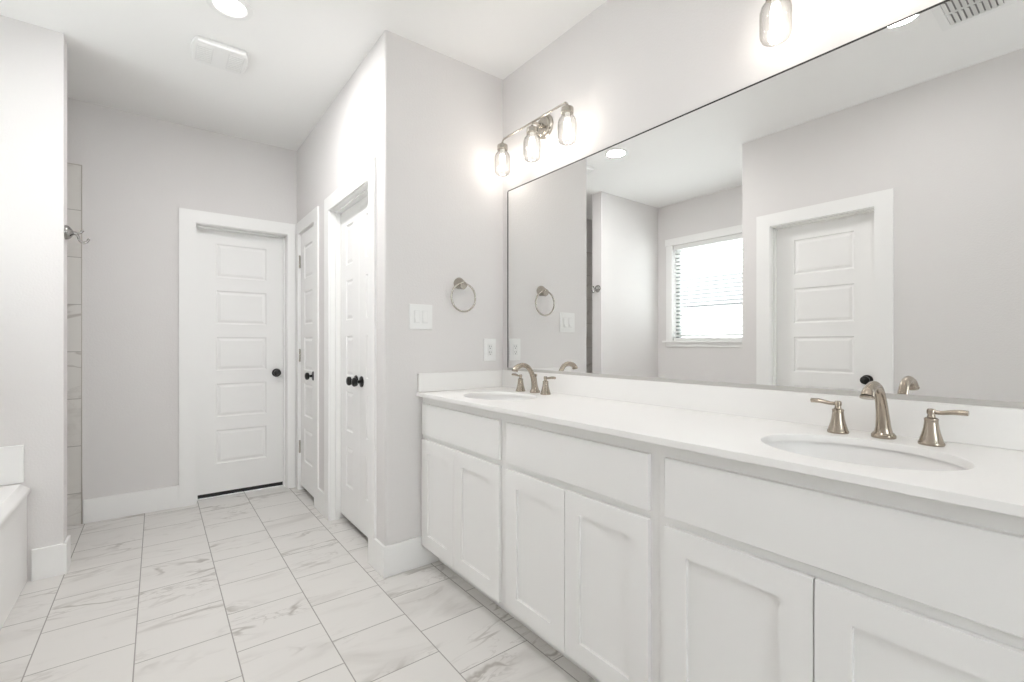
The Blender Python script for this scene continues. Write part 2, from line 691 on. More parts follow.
def casing(door, boxes):
    bb = B()
    for q in boxes:
        box(bb, *q)
    return obj('door_casing', bb, M['trim'], door)


def jamb(door, boxes):
    bb = B()
    for q in boxes:
        box(bb, *q)
    return obj('door_jamb', bb, M['trim'], door)


def hinges(door, x, y, zs, axis='Z'):
    for z in zs:
        bb = B()
        lathe(bb, [(0.0035, -0.006), (0.0065, -0.002), (0.0065, 0.0), (0.0065, 0.09), (0.0065, 0.092), (0.0035, 0.096)],
              (x, y, z - 0.045), 'Z', 14)
        obj('hinge', bb, M['nickel_pale'], door)


# door_1: far door, slab set back 10 cm
d1 = thing('door_1', 'white five panel door with black knob closing the far end of the passage', 'door', (0.53, FY, 0), kind='structure')
DY1 = FY + 0.10
leaf(d1, lambda u, v, w: Vector((u, DY1 - w, v)), D1[0] + 0.003, D1[1] - 0.003, 0.033, 2.033, 0.128)
add_knob(d1, (0.774, DY1, 0.928), '-Y')
b = B(); box(b, D1[0] + 0.004, D1[1] - 0.004, DY1 + 0.004, DY1 + 0.03, 0.004, 0.0325)
obj('door_sweep', b, M['black'], d1, label='black rubber sweep along the bottom edge')
casing(d1, [(D1[0] - 0.103, D1[0] - 0.004, FY - 0.017, FY, 0, DZ + 0.004),
            (D1[1] + 0.004, EX - 0.014, FY - 0.017, FY, 0, DZ + 0.004),
            (D1[0] - 0.103, EX - 0.014, FY - 0.017, FY, DZ + 0.004, 2.1307)])
jamb(d1, [(D1[0] - 0.018, D1[0], FY, FY + 0.2, 0, DZ + 0.018), (D1[1], D1[1] + 0.018, FY, FY + 0.2, 0, DZ + 0.018),
          (D1[0], D1[1], FY, FY + 0.2, DZ, DZ + 0.018),
          (D1[0], D1[0] + 0.011, DY1 - 0.036, DY1 - 0.002, 0, DZ), (D1[1] - 0.011, D1[1], DY1 - 0.036, DY1 - 0.002, 0, DZ),
          (D1[0], D1[1], DY1 - 0.036, DY1 - 0.002, DZ - 0.011, DZ)])

# door_2: single closet door beside the far corner
d2 = thing('door_2', 'narrow white panel door on the closet wall nearest the far corner', 'door', (EX, 3.742, 0), kind='structure')
SX = 0.913
fcl = lambda sx: (lambda u, v, w: Vector((sx - w, u, v)))
leaf(d2, fcl(SX), C1[0] + 0.003, C1[1] - 0.003, 0.04, 2.033, 0.11)
add_knob(d2, (SX, 3.59, 0.928), '-X')
hinges(d2, SX - 0.008, C1[1] - 0.002, (1.816, 1.071, 0.345))
casing(d2, [(EX - 0.012, EX, C1[0] - 0.094, C1[0] - 0.004, 0, DZ + 0.004),
            (EX - 0.012, EX, C1[1] + 0.010, FY - 0.018, 0, DZ + 0.004),
            (EX - 0.012, EX, C1[0] - 0.094, FY - 0.018, DZ + 0.004, 2.1307)])
jamb(d2, [(EX, EX + 0.12, C1[0] - 0.018, C1[0], 0, DZ + 0.018), (EX, EX + 0.12, C1[1], C1[1] + 0.018, 0, DZ + 0.018),
          (EX, EX + 0.12, C1[0], C1[1], DZ, DZ + 0.018)])

# door_3: pair of narrow leaves nearest the corner
d3 = thing('door_3', 'pair of white panel closet doors with two black knobs nearest the towel ring wall', 'door',
           (EX, 2.795, 0), kind='structure')
SX = 0.972
mid = 0.5 * (C2[0] + C2[1])
leaf(d3, fcl(SX), C2[0] + 0.003, mid - 0.0012, 0.04, 2.033, 0.112)
leaf(d3, fcl(SX), mid + 0.0012, C2[1] - 0.003, 0.04, 2.033, 0.112)
add_knob(d3, (SX, mid - 0.048, 0.937), '-X')
add_knob(d3, (SX, mid + 0.048, 0.937), '-X')
casing(d3, [(EX - 0.012, EX, C2[0] - 0.093, C2[0] - 0.004, 0, DZ + 0.004),
            (EX - 0.012, EX, C2[1] + 0.004, C2[1] + 0.098, 0, DZ + 0.004),
            (EX - 0.012, EX, C2[0] - 0.093, C2[1] + 0.098, DZ + 0.004, 2.1307)])
jamb(d3, [(EX, EX + 0.12, C2[0] - 0.018, C2[0], 0, DZ + 0.018), (EX, EX + 0.12, C2[1], C2[1] + 0.018, 0, DZ + 0.018),
          (EX, EX + 0.12, C2[0], C2[1], DZ, DZ + 0.018),
          (SX - 0.036, SX - 0.002, C2[0], C2[0] + 0.011, 0, DZ), (SX - 0.036, SX - 0.002, C2[1] - 0.011, C2[1], 0, DZ),
          (SX - 0.036, SX - 0.002, C2[0], C2[1], DZ - 0.011, DZ)])

# door_4: opposite the vanity, seen in the mirror
d4 = thing('door_4', 'white five panel door opposite the vanity, reflected in the mirror', 'door', (LX, 1.27, 0), kind='structure')
SX = LX - 0.07
leaf(d4, lambda u, v, w: Vector((SX + w, u, v)), D4[0] + 0.003, D4[1] - 0.003, 0.012, 2.033, 0.125)
add_knob(d4, (SX, D4[0] + 0.056, 0.925), 'X')
casing(d4, [(LX, LX + 0.017, D4[0] - 0.098, D4[0] - 0.004, 0, DZ + 0.004), (LX, LX + 0.017, D4[1] + 0.004, D4[1] + 0.1, 0, DZ + 0.004),
            (LX, LX + 0.017, D4[0] - 0.098, D4[1] + 0.1, DZ + 0.004, 2.1307)])
jamb(d4, [(LX - 0.12, LX, D4[0] - 0.018, D4[0], 0, DZ + 0.018), (LX - 0.12, LX, D4[1], D4[1] + 0.018, 0, DZ + 0.018),
          (LX - 0.12, LX, D4[0], D4[1], DZ, DZ + 0.018),
          (SX + 0.002, SX + 0.036, D4[0], D4[0] + 0.011, 0, DZ), (SX + 0.002, SX + 0.036, D4[1] - 0.011, D4[1], 0, DZ),
          (SX + 0.002, SX + 0.036, D4[0], D4[1], DZ - 0.011, DZ)])

# ------------------------------------------------------------------ windows (setting) and blind
w1 = thing('window_1', 'dark framed window with a white blind over the bathtub, seen in the mirror', 'window', (WX, 2.5, WIN[2]), kind='structure')
y0, y1, z0, z1 = WIN
b = B()
xo = WX - 0.118
box(b, xo, xo + 0.05, y0, y0 + 0.045, z0, z1); box(b, xo, xo + 0.05, y1 - 0.045, y1, z0, z1)
box(b, xo, xo + 0.05, y0 + 0.045, y1 - 0.045, z0, z0 + 0.045); box(b, xo, xo + 0.05, y0 + 0.045, y1 - 0.045, z1 - 0.045, z1)
fr = obj('window_frame', b, M['vinyl'], w1)
b = B(); box(b, xo + 0.02, xo + 0.024, y0 + 0.045, y1 - 0.045, z0 + 0.045, z1 - 0.045)
obj('window_pane', b, M['pane'], fr, label='clear glass pane')
b = B()
box(b, WX, WX + 0.017, y0 - 0.075, y0 - 0.002, z0, z1 + 0.002, bev=0.002); box(b, WX, WX + 0.017, y1 + 0.002, y1 + 0.075, z0, z1 + 0.002, bev=0.002)
box(b, WX, WX + 0.022, y0 - 0.085, y1 + 0.085, z1 + 0.0025, z1 + 0.078, bev=0.003)
obj('window_casing', b, M['trim'], w1)
b = B()
box(b, WX - 0.068, WX, y0, y1, z0 + 0.0005, z0 + 0.018)
box(b, WX, WX + 0.045, y0 - 0.11, y1 + 0.11, z0 - 0.004, z0 + 0.018, bev=0.003)
box(b, WX, WX + 0.015, y0 - 0.08, y1 + 0.08, z0 - 0.05, z0 - 0.0045, bev=0.002)
obj('window_sill', b, M['trim'], w1)

blind = thing('window_blind', 'white horizontal slat blind hanging inside the window over the bathtub', 'blind', (WX - 0.035, 2.5, z1))
b = B(); box(b, WX - 0.062, WX - 0.008, y0 + 0.006, y1 - 0.006, z1 - 0.05, z1 - 0.002, bev=0.003)
obj('headrail', b, M['slat'], blind)
nsl = 23
zt, zb = z1 - 0.075, z0 + 0.075
slat_z = [zt + (zb - zt) * k / (nsl - 1) for k in range(nsl)]
tilt = math.radians(-24)
for zc in slat_z:
    b = B()
    loops = []
    for yy in (y0 + 0.01, y1 - 0.01):
        lp = []
        for sx, sz in [(-0.024, -0.0014), (-0.012, 0.0006), (0, 0.0012), (0.012, 0.0006), (0.024, -0.0014),
                       (0.024, 0.0012), (0.012, 0.0032), (0, 0.0038), (-0.012, 0.0032), (-0.024, 0.0012)]:
            xx = sx * math.cos(tilt) - sz * math.sin(tilt)
            zz = -sx * math.sin(tilt) + sz * math.cos(tilt)
            lp.append((WX - 0.036 + xx, yy, zc + zz))
        loops.append(lp)
    rings(b, loops)
    obj('slat', b, M['slat'], blind)
b = B(); box(b, WX - 0.06, WX - 0.012, y0 + 0.008, y1 - 0.008, z0 + 0.019, z0 + 0.05, bev=0.003)
obj('bottom_rail', b, M['slat'], blind)
for yy in (y0 + 0.16, y1 - 0.16):
    b = B()
    for dx in (-0.0245, 0.0245):
        tube(b, [(WX - 0.036 + dx, yy, z0 + 0.05), (WX - 0.036 + dx, yy, z1 - 0.05)], 0.0012, n=6)
    obj('ladder_cord', b, M['cord'], blind)

fill_win = thing('fill_window', 'added dark framed fill window, unseen behind the camera', 'window', (0.6, BY, FILL_OPENING[2]), kind='structure')  # unseen window, added so sky light fills the room from behind
b = B()
for a0, a1, c0, c1 in ((FILL_OPENING[0], FILL_OPENING[0] + 0.05, FILL_OPENING[2], FILL_OPENING[3]), (FILL_OPENING[1] - 0.05, FILL_OPENING[1], FILL_OPENING[2], FILL_OPENING[3]),
                       (FILL_OPENING[0] + 0.05, FILL_OPENING[1] - 0.05, FILL_OPENING[2], FILL_OPENING[2] + 0.05), (FILL_OPENING[0] + 0.05, FILL_OPENING[1] - 0.05, FILL_OPENING[3] - 0.05, FILL_OPENING[3])):
    box(b, a0, a1, BY - 0.1, BY - 0.05, c0, c1)
fr = obj('window_frame', b, M['vinyl'], fill_win)
b = B(); box(b, FILL_OPENING[0] + 0.05, FILL_OPENING[1] - 0.05, BY - 0.077, BY - 0.073, FILL_OPENING[2] + 0.05, FILL_OPENING[3] - 0.05)
obj('window_pane', b, M['pane'], fr)

# ------------------------------------------------------------------ outside the tub window
b = B(); box(b, -30, WX - 0.2, -12, 18, -0.5, -0.3)
struct('ground_outside', b, M['lawn'], 'pale paving outside the tub window', 'ground')
hs = thing('neighbouring_house', 'neighbouring house with grey roof, dim through the window blind', 'house', (-10, 6, -0.3))
b = B(); box(b, -16, -10, -4, 17, -0.3, 2.3)
obj('house_wall', b, M['stucco'], hs)
b = B()
rings(b, [[(-9.6, yy, 2.25), (-9.6, yy, 2.4), (-13, yy, 3.7), (-16.4, yy, 2.4), (-16.4, yy, 2.25)] for yy in (-4.3, 17.3)])
obj('house_roof', b, M['roof'], hs)

# ------------------------------------------------------------------ bathtub
tub = thing('bathtub', 'white drop in bathtub with panelled apron and splash at left edge', 'bathtub', (-0.93, 2.5, 0))
AX = -0.503
b = B(); box(b, AX - 0.02, AX, NY + 0.002, TY0 - 0.002, 0, 0.452, bev=0.002)
obj('apron', b, M['acrylic'], tub)
# deck with an oval well
b = B()
cx, cy, ax, ay = -0.935, 2.51, 0.33, 0.60
N = 64
x0, x1, y0, y1 = WX + 0.0015, AX + 0.012, NY + 0.0025, TY0 - 0.0025


def rect_ray(cx, cy, a, x0, x1, y0, y1):
    dx, dy = math.cos(a), math.sin(a)
    t = 1e9
    if dx > 1e-9: t = min(t, (x1 - cx) / dx)
    if dx < -1e-9: t = min(t, (x0 - cx) / dx)
    if dy > 1e-9: t = min(t, (y1 - cy) / dy)
    if dy < -1e-9: t = min(t, (y0 - cy) / dy)
    return (cx + dx * t, cy + dy * t)


def rect_angles(cx, cy, x0, x1, y0, y1, n):
    an = [2 * PI * i / n for i in range(n)]
    for px in (x0, x1):
        for py in (y0, y1):
            a = math.atan2(py - cy, px - cx) % (2 * PI)
            i = min(range(n), key=lambda k: min(abs(an[k] - a), 2 * PI - abs(an[k] - a)))
            an[i] = a
    return an


def inset_rect(d):
    return (x0 + d, x1 - d, y0 + d, y1 - d)


an = rect_angles(cx, cy, x0, x1, y0, y1, N)


def rl(d, z):
    q = inset_rect(d)
    out = []
    for a in an:
        p = rect_ray(cx, cy, a, x0, x1, y0, y1)
        out.append((min(max(p[0], q[0]), q[1]), min(max(p[1], q[2]), q[3]), z))
    return out


def el(s, z, k=1.0):
    return [(cx + ax * s * math.cos(a), cy + ay * (s if k == 1.0 else k) * math.sin(a), z) for a in an]


rings(b, [rl(0.0, 0.44), rl(0.0, 0.452), rl(0.004, 0.460), rl(0.016, 0.472), rl(0.028, 0.486), rl(0.034, 0.489),
          el(1.06, 0.489), el(1.0, 0.484), el(0.96, 0.45), el(0.88, 0.25), el(0.8, 0.13), el(0.66, 0.09), el(0.3, 0.085)], cap0=False)
obj('tub_deck', b, M['acrylic'], tub, sharp=50)
b = B()
box(b, WX + 0.0015, -0.513, TY0 - 0.018, TY0 - 0.001, 0.4895, 0.673, bev=0.004)
box(b, WX + 0.0015, WX + 0.018, NY + 0.002, TY0 - 0.0185, 0.4895, 0.673, bev=0.004)
box(b, WX + 0.0185, -0.513, NY + 0.001, NY + 0.018, 0.4895, 0.673, bev=0.004)
obj('tub_splash', b, M['acrylic'], tub)

# ------------------------------------------------------------------ vanity cabinet units
FX = 1.095      # front of doors
FF = 1.1105      # face frame plane
CT, CB = 0.911, 0.8915
KX = 1.205


def shaker(parent, ya, yb, za, zb):
    f = lambda u, v, w: Vector((FX - w, ya + u, za + v))
    W, Hh = yb - ya, zb - za
    bb = B()
    s = 0.066
    panel_slab(bb, f, W, Hh, FF - FX - 0.0005, [(s, W - s, s, Hh - s)], [(0.0012, -0.009)])
    bevel_front(bb, f, W, Hh, 0.0018)
    return obj('cabinet_door', bb, M['cabinet'], parent)


def unit(name, ya, yb, dr, doors, label, endpanel=False):
    t = thing(name, label, 'cabinet', (FF, (ya + yb) / 2, 0), group='white shaker vanity units under the worktop')
    bb = B()
    box(bb, FF + 0.019, MX - 0.002, ya + 0.0005, ya + 0.016, 0.113, CB - 0.001)
    box(bb, FF + 0.019, MX - 0.002, yb - 0.016, yb - 0.0005, 0.113, CB - 0.001)
    box(bb, FF + 0.019, MX - 0.002, ya + 0.016, yb - 0.016, 0.113, 0.13)
    box(bb, MX - 0.014, MX - 0.002, ya + 0.016, yb - 0.016, 0.13, CB - 0.001)
    obj('carcass', bb, M['cabinet'], t)
    bb = B()
    st = 0.036
    box(bb, FF, FF + 0.0185, ya + 0.0003, ya + st, 0.113, CB - 0.001)
    box(bb, FF, FF + 0.0185, yb - st, yb - 0.0003, 0.113, CB - 0.001)
    box(bb, FF, FF + 0.0185, ya + st, yb - st, 0.113, 0.145)
    box(bb, FF, FF + 0.0185, ya + st, yb - st, 0.655, 0.71)
    box(bb, FF, FF + 0.0185, ya + st, yb - st, 0.835, CB - 0.001)
    obj('face_frame', bb, M['cabinet'], t)
    bb = B()
    f = lambda u, v, w: Vector((FX - w, dr[0] + u, 0.694 + v))
    panel_slab(bb, f, dr[1] - dr[0], 0.1595, FF - FX - 0.0005, [], [])
    bevel_front(bb, f, dr[1] - dr[0], 0.1595, 0.0022)
    obj('false_drawer_front', bb, M['cabinet'], t)
    for a, c in doors:
        shaker(t, a, c, 0.117, 0.669)
    bb = B()
    box(bb, KX, KX + 0.015, ya + 0.0005, yb - 0.0005, 0.0, 0.1125)
    box(bb, KX + 0.015, MX - 0.002, ya + 0.02, ya + 0.035, 0.0, 0.1125)
    box(bb, KX + 0.015, MX - 0.002, yb - 0.035, yb - 0.02, 0.0, 0.1125)
    obj('toe_kick', bb, M['cabinet'], t)
    return t


unit('vanity_cabinet', 1.497, EY - 0.0015, (1.522, 2.206), ((1.522, 1.877), (1.880, 2.210)),
     'white two door vanity unit at the far end against the towel ring wall')
unit('vanity_cabinet', 0.779, 1.497, (0.805, 1.473), ((0.805, 1.1395), (1.1425, 1.473)),
     'white two door vanity unit in the middle, with no sink over it')
unit('vanity_cabinet', 0.0, 0.779, (0.027, 0.753), ((0.027, 0.389), (0.392, 0.753)),
     'white two door vanity unit nearest the camera, under the near sink')

# ------------------------------------------------------------------ countertop with two oval cutouts
SINKS = [(1.327, 1.834), (1.327, 0.386)]
SA, SB = 0.163, 0.203       # half axes in X and Y
CX0, CX1, CY0, CY1 = 1.075, MX - 0.001, -0.015, EY - 0.001
top = thing('vanity_worktop', 'long white stone worktop with splash and two oval sink cutouts', 'countertop', (1.33, 1.1, CB))
b = B()
n = 72
E3 = 0.003
XF = CX0 + E3
front_y, prev_pts = {CY0, CY1}, [(CX1, CY0), (XF, CY0)]
near = lambda p, q: abs(p - q) < 1e-6
for sx, sy in sorted(SINKS, key=lambda p: p[1]):
    ya, yb = sy - 0.26, sy + 0.26
    ra = rect_angles(sx, sy, XF, CX1, ya, yb, n)
    flat = [rect_ray(sx, sy, a, XF, CX1, ya, yb) for a in ra]
    rings(b, [[(p[0], p[1], CT) for p in flat],
              [(sx + (SA + 0.003) * math.cos(a), sy + (SB + 0.003) * math.sin(a), CT) for a in ra],
              [(sx + (SA + 0.001) * math.cos(a), sy + (SB + 0.001) * math.sin(a), CT - 0.001) for a in ra],
              [(sx + SA * math.cos(a), sy + SB * math.sin(a), CT - 0.0035) for a in ra],
              [(sx + SA * math.cos(a), sy + SB * math.sin(a), CB) for a in ra]], cap0=False, cap1=False)
    front_y |= {p[1] for p in flat if near(p[0], XF)}
    low = sorted([p for p in flat if near(p[1], ya)], key=lambda p: p[0])
    b.faces.new([b.verts.new((p[0], p[1], CT)) for p in prev_pts + low])
    prev_pts = sorted([p for p in flat if near(p[1], yb)], key=lambda p: -p[0])
b.faces.new([b.verts.new((p[0], p[1], CT)) for p in prev_pts + [(XF, CY1), (CX1, CY1)]])
fy = sorted(front_y)
rows = [[(x, y, z) for y in fy] for x, z in ((XF, CT), (CX0 + E3 * 0.3, CT - E3 * 0.3), (CX0, CT - E3), (CX0, CB + 0.001), (CX0 + 0.001, CB), (FF, CB))]
rings(b, rows, cap0=False, cap1=False, closed=False)
b.faces.new([b.verts.new((x, CY0, z)) for x, z in ((XF, CT), (CX0 + E3 * 0.3, CT - E3 * 0.3), (CX0, CT - E3), (CX0, CB + 0.001), (CX0 + 0.001, CB), (FF, CB), (CX1, CB), (CX1, CT))])
bmesh.ops.remove_doubles(b, verts=b.verts, dist=2e-5)
bmesh.ops.recalc_face_normals(b, faces=b.faces)
if max(b.faces, key=lambda f: f.calc_area()).normal.z < 0:
    bmesh.ops.reverse_faces(b, faces=b.faces)
obj('worktop', b, M['counter'], top, recalc=False)
b = B(); box(b, MX - 0.0205, MX - 0.001, CY0, CY1, CT + 0.0003, 1.009, bev=0.0015)
obj('back_splash', b, M['counter'], top)
b = B(); box(b, 1.079, MX - 0.021, CY1 - 0.0195, CY1, CT + 0.0003, 1.009, bev=0.0015)
obj('side_splash', b, M['counter'], top)

# ------------------------------------------------------------------ sinks
sx, sy = SINKS[0]
sink = thing('sink_basin', 'white oval undermount sink at the far end of the worktop', 'sink', (sx, sy, CB), group='oval undermount sinks')
b = B()
pr = [(1.10, -0.0005), (1.035, -0.0005), (1.03, -0.008), (1.01, -0.03), (0.96, -0.065), (0.85, -0.1), (0.66, -0.125), (0.42, -0.139), (0.19, -0.145), (0.14, -0.148)]
lo = []
for s_, z_ in pr:
    lo.append([(sx + SA * s_ * math.cos(2 * PI * i / 64), sy + SB * s_ * math.sin(2 * PI * i / 64), CB + z_) for i in range(64)])
pro = [(0.15, -0.16), (0.44, -0.151), (0.7, -0.137), (0.89, -0.109), (1.0, -0.07), (1.06, -0.03), (1.10, -0.012)]
for s_, z_ in pro:
    lo.append([(sx + SA * s_ * math.cos(2 * PI * i / 64), sy + SB * s_ * math.sin(2 * PI * i / 64), CB + z_) for i in range(64)])
lo.append(lo[0])
rings(b, lo, cap0=False, cap1=False)
bmesh.ops.remove_doubles(b, verts=b.verts, dist=1e-6)
obj('bowl', b, M['porcelain'], sink, sharp=60)
b = B(); lathe(b, [(0.024, -0.1475), (0.0235, -0.1425), (0.018, -0.1415), (0.016, -0.145), (0.0, -0.145)], (sx, sy, CB), 'Z', 28)
dr = obj('drain', b, M['nickel'], sink, label='metal pop up drain')
b = B(); lathe(b, [(0.015, -0.1445), (0.015, -0.140), (0.010, -0.137), (0.0, -0.1365)], (sx, sy, CB), 'Z', 24)
obj('stopper', b, M['nickel'], dr)
s2 = copy_tree(sink)
s2.location = (SINKS[1][0], SINKS[1][1], CB)
s2['label'] = 'white oval undermount sink nearest the camera'

# ------------------------------------------------------------------ faucets
def handle(parent, hx, hy, sgn):
    bb = B()
    lathe(bb, [(0.0252, 0.0), (0.0262, 0.003), (0.0255, 0.007), (0.0238, 0.009), (0.0220, 0.016), (0.0185, 0.028), (0.0155, 0.042),
               (0.0140, 0.054), (0.0138, 0.061), (0.0145, 0.063), (0.0138, 0.066), (0.0085, 0.069), (0.0072, 0.076), (0.0075, 0.08)],
          (hx, hy, CT), 'Z', 32)
    h = obj('faucet_handle', bb, M['nickel'], parent)
    bb = B()
    lathe(bb, [(0.0, 0.076), (0.0082, 0.0765), (0.0092, 0.080), (0.0090, 0.086), (0.0070, 0.0895), (0.0, 0.0905)], (hx, hy, CT), 'Z', 24)
    pts = smooth_path([(hx, hy + sgn * 0.003, CT + 0.0825), (hx, hy + sgn * 0.018, CT + 0.0815), (hx, hy + sgn * 0.036, CT + 0.0845),
                       (hx, hy + sgn * 0.051, CT + 0.086), (hx, hy + sgn * 0.067, CT + 0.0858)], 5)
    rad = lerp_list([0.0052, 0.0058, 0.0082, 0.0096, 0.0092], 5)
    fl = [(1.0, 1.0 - 0.30 * min(1, k / (len(pts) * 0.5))) for k in range(len(pts))]
    tube(bb, pts, rad, n=14, flat=fl)
    obj('lever', bb, M['nickel'], h)


def make_faucet(cy, label):
    fx = 1.535
    bx = 1.551
    t = thing('faucet', label, 'faucet', (bx, cy, CT), group='brushed metal widespread faucets')
    bb = B()
    lathe(bb, [(0.0265, 0.0), (0.0275, 0.003), (0.0270, 0.008), (0.0245, 0.011), (0.0225, 0.014)], (bx, cy, CT), 'Z', 36)
    pts = smooth_path([(bx, cy, CT + 0.010), (bx - 0.002, cy, CT + 0.03), (bx - 0.009, cy, CT + 0.065), (bx - 0.022, cy, CT + 0.100), (bx - 0.044, cy, CT + 0.130),
                       (bx - 0.074, cy, CT + 0.143), (bx - 0.101, cy, CT + 0.140), (bx - 0.122, cy, CT + 0.131), (bx - 0.131, cy, CT + 0.118)], 6)
    rad = lerp_list([0.0215, 0.0170, 0.0142, 0.0128, 0.0122, 0.0122, 0.0128, 0.0138, 0.0155], 6)
    tube(bb, pts, rad, n=28, up=(0, 1, 0))
    sp = obj('spout', bb, M['nickel'], t)
    bb = B()
    d = Vector((-0.30, 0, -1)).normalized()
    p = Vector((bx - 0.1315, cy, CT + 0.117))
    tube(bb, [p - d * 0.001, p + d * 0.003], [0.0165, 0.0155], n=28, up=(0, 1, 0))
    obj('outlet_ring', bb, M['nickel'], sp)
    bb = B()
    tube(bb, [(bx + 0.0195, cy, CT + 0.006), (bx + 0.0065, cy, CT + 0.085)], 0.0028, n=12)
    lathe(bb, [(0.0028, 0.080), (0.0055, 0.084), (0.0062, 0.09), (0.005, 0.095), (0.0, 0.0965)], (bx + 0.0065, cy, CT), 'Z', 18)
    obj('lift_rod', bb, M['nickel'], t)
    handle(t, fx, cy + 0.1, 1)
    handle(t, fx, cy - 0.1, -1)
    return t


fa = make_faucet(SINKS[0][1], 'brushed metal two handle faucet at the far sink by the towel ring wall')
fa.location.z += 0.0006
fb = copy_tree(fa)
fb.location = (1.551, SINKS[1][1], CT + 0.0006)
fb['label'] = 'brushed metal two handle faucet at the sink nearest the camera'

# ------------------------------------------------------------------ mirror
mir = thing('vanity_mirror', 'long frameless mirror with thin dark edge above the vanity', 'mirror', (MX, 1.08, 1.0095))
MY0, MY1, MZ0, MZ1 = -0.02, 2.170, 1.0245, 2.052
b = B(); box(b, MX - 0.0052, MX - 0.0006, MY0, MY1, MZ0, MZ1)
obj('mirror_glass', b, M['mirror'], mir)
b = B()
box(b, MX - 0.0065, MX - 0.0006, MY0 - 0.004, MY1 + 0.004, MZ1 + 0.0002, MZ1 + 0.005)
box(b, MX - 0.0065, MX - 0.0006, MY1 + 0.0002, MY1 + 0.0065, MZ0, MZ1)
box(b, MX - 0.0065, MX - 0.0006, MY0 - 0.005, MY0 - 0.0002, MZ0, MZ1)
obj('mirror_edge', b, M['mirror_edge'], mir, label='thin dark metal mirror edge')
b = B(); box(b, MX - 0.0062, MX - 0.0006, MY0 - 0.005, MY1 + 0.0065, 1.0095, MZ0 - 0.0002)  # strip added to carry the shade on the wall under the glass
obj('shaded_wall_strip', b, M['shade_strip'], mir, label='grey strip under the glass, wall shade put into its colour')


# ------------------------------------------------------------------ vanity lights
LXX = 1.545


def make_light(cy, label):
    t = thing('vanity_light', label, 'wall light', (MX, cy, 2.30), group='three jar vanity lights above the mirror')
    bb = B()
    lathe(bb, [(0.064, 0.0), (0.064, 0.006), (0.060, 0.010), (0.051, 0.012), (0.049, 0.020), (0.044, 0.024), (0.0, 0.025)],
          (MX - 0.001, cy, 2.312), '-X', 40)
    obj('back_plate', bb, M['nickel_pale'], t)
    bb = B()
    tube(bb, smooth_path([(MX - 0.02, cy, 2.312), (MX - 0.045, cy, 2.314), (MX - 0.07, cy, 2.314), (LXX, cy, 2.311)], 6), 0.0075, n=14)
    lathe(bb, [(0.013, 0.0), (0.012, 0.008), (0.008, 0.012)], (MX - 0.025, cy, 2.312), '-X', 20)
    obj('arm', bb, M['nickel_pale'], t)
    bb = B()
    zB = 2.311
    tube(bb, smooth_path([(LXX, cy - 0.26, 2.286), (LXX, cy - 0.259, 2.299), (LXX, cy - 0.248, 2.3095), (LXX, cy - 0.225, zB), (LXX, cy - 0.1, zB), (LXX, cy, zB), (LXX, cy + 0.1, zB),
                          (LXX, cy + 0.225, zB), (LXX, cy + 0.248, 2.3095), (LXX, cy + 0.259, 2.299), (LXX, cy + 0.26, 2.286)], 6), 0.0052, n=12, up=(1, 0, 0))
    tube(bb, [(LXX, cy, zB), (LXX, cy, 2.286)], 0.0052, n=12)
    obj('bar', bb, M['nickel_pale'], t)
    for dy in (0.26, 0.0, -0.26):
        c = (LXX, cy + dy, 0)
        bb = B()
        lathe(bb, [(0.007, 2.2940), (0.010, 2.2900), (0.020, 2.2840), (0.0285, 2.2800), (0.0295, 2.2760), (0.0295, 2.2560), (0.0280, 2.2545), (0.0, 2.2545)], c, 'Z', 32)
        cup = obj('socket_cup', bb, M['nickel_pale'], t)
        bb = B()
        out = [(0.0285, 2.254), (0.0285, 2.243), (0.0320, 2.238), (0.0410, 2.226), (0.0455, 2.210), (0.0462, 2.188), (0.0462, 2.146), (0.0448, 2.132), (0.0400, 2.121), (0.034, 2.1165), (0.018, 2.1155)]
        inn = [(r - 0.0022, z) for r, z in reversed(out)]
        lathe(bb, out + inn, c, 'Z', 36, cap0=False, cap1=False)
        obj('jar_shade', bb, M['glass'], t, label='clear glass jar shade', sharp=60)
        bb = B()
        lathe(bb, [(0.0, 2.2555), (0.012, 2.2545), (0.012, 2.2330), (0.0125, 2.2300)], c, 'Z', 20)
        obj('bulb_base', bb, M['plastic'], cup)
        bb = B()
        lathe(bb, [(0.0115, 2.2298), (0.013, 2.2230), (0.0155, 2.2100), (0.0165, 2.1960), (0.016, 2.1780), (0.0135, 2.1610), (0.008, 2.1490), (0.0, 2.1470)], c, 'Z', 24)
        obj('bulb', bb, M['bulb'], t, label='glowing bulb')
        lamp('bulb_glow', 'POINT', (LXX, cy + dy, 2.1830), POWER_BULB, (1.0, 0.945, 0.895), 0.026)
    return t


make_light(1.850, 'three jar vanity light above the far end of the mirror, by the corner')
make_light(0.397, 'three jar vanity light above the near sink, cut off by the top of the photo')

# ------------------------------------------------------------------ towel ring
tr = thing('towel_ring', 'polished metal towel ring on the grey end wall above the outlet', 'towel ring', (1.335, EY, 1.497))
b = B()
d_ = Vector((0.0, -0.055, -0.018)).normalized()
p_ = Vector((1.331, EY, 1.499))
tube(b, [p_, p_ + d_ * 0.005, p_ + d_ * 0.012, p_ + d_ * 0.028, p_ + d_ * 0.046, p_ + d_ * 0.054, p_ + d_ * 0.058, p_ + d_ * 0.059],
     [0.033, 0.033, 0.031, 0.027, 0.0235, 0.0225, 0.020, 0.013], n=32, up=(1, 0, 0))
obj('post', b, M['nickel_pale'], tr)
b = B()
yc = EY - 0.047
Rr = 0.0765
tube(b, [(1.334 + Rr * math.sin(2 * PI * k / 56), yc, 1.417 + Rr * math.cos(2 * PI * k / 56)) for k in range(56)], 0.0050, n=12, closed=True, up=(0, 1, 0))
obj('ring', b, M['nickel_pale'], tr)

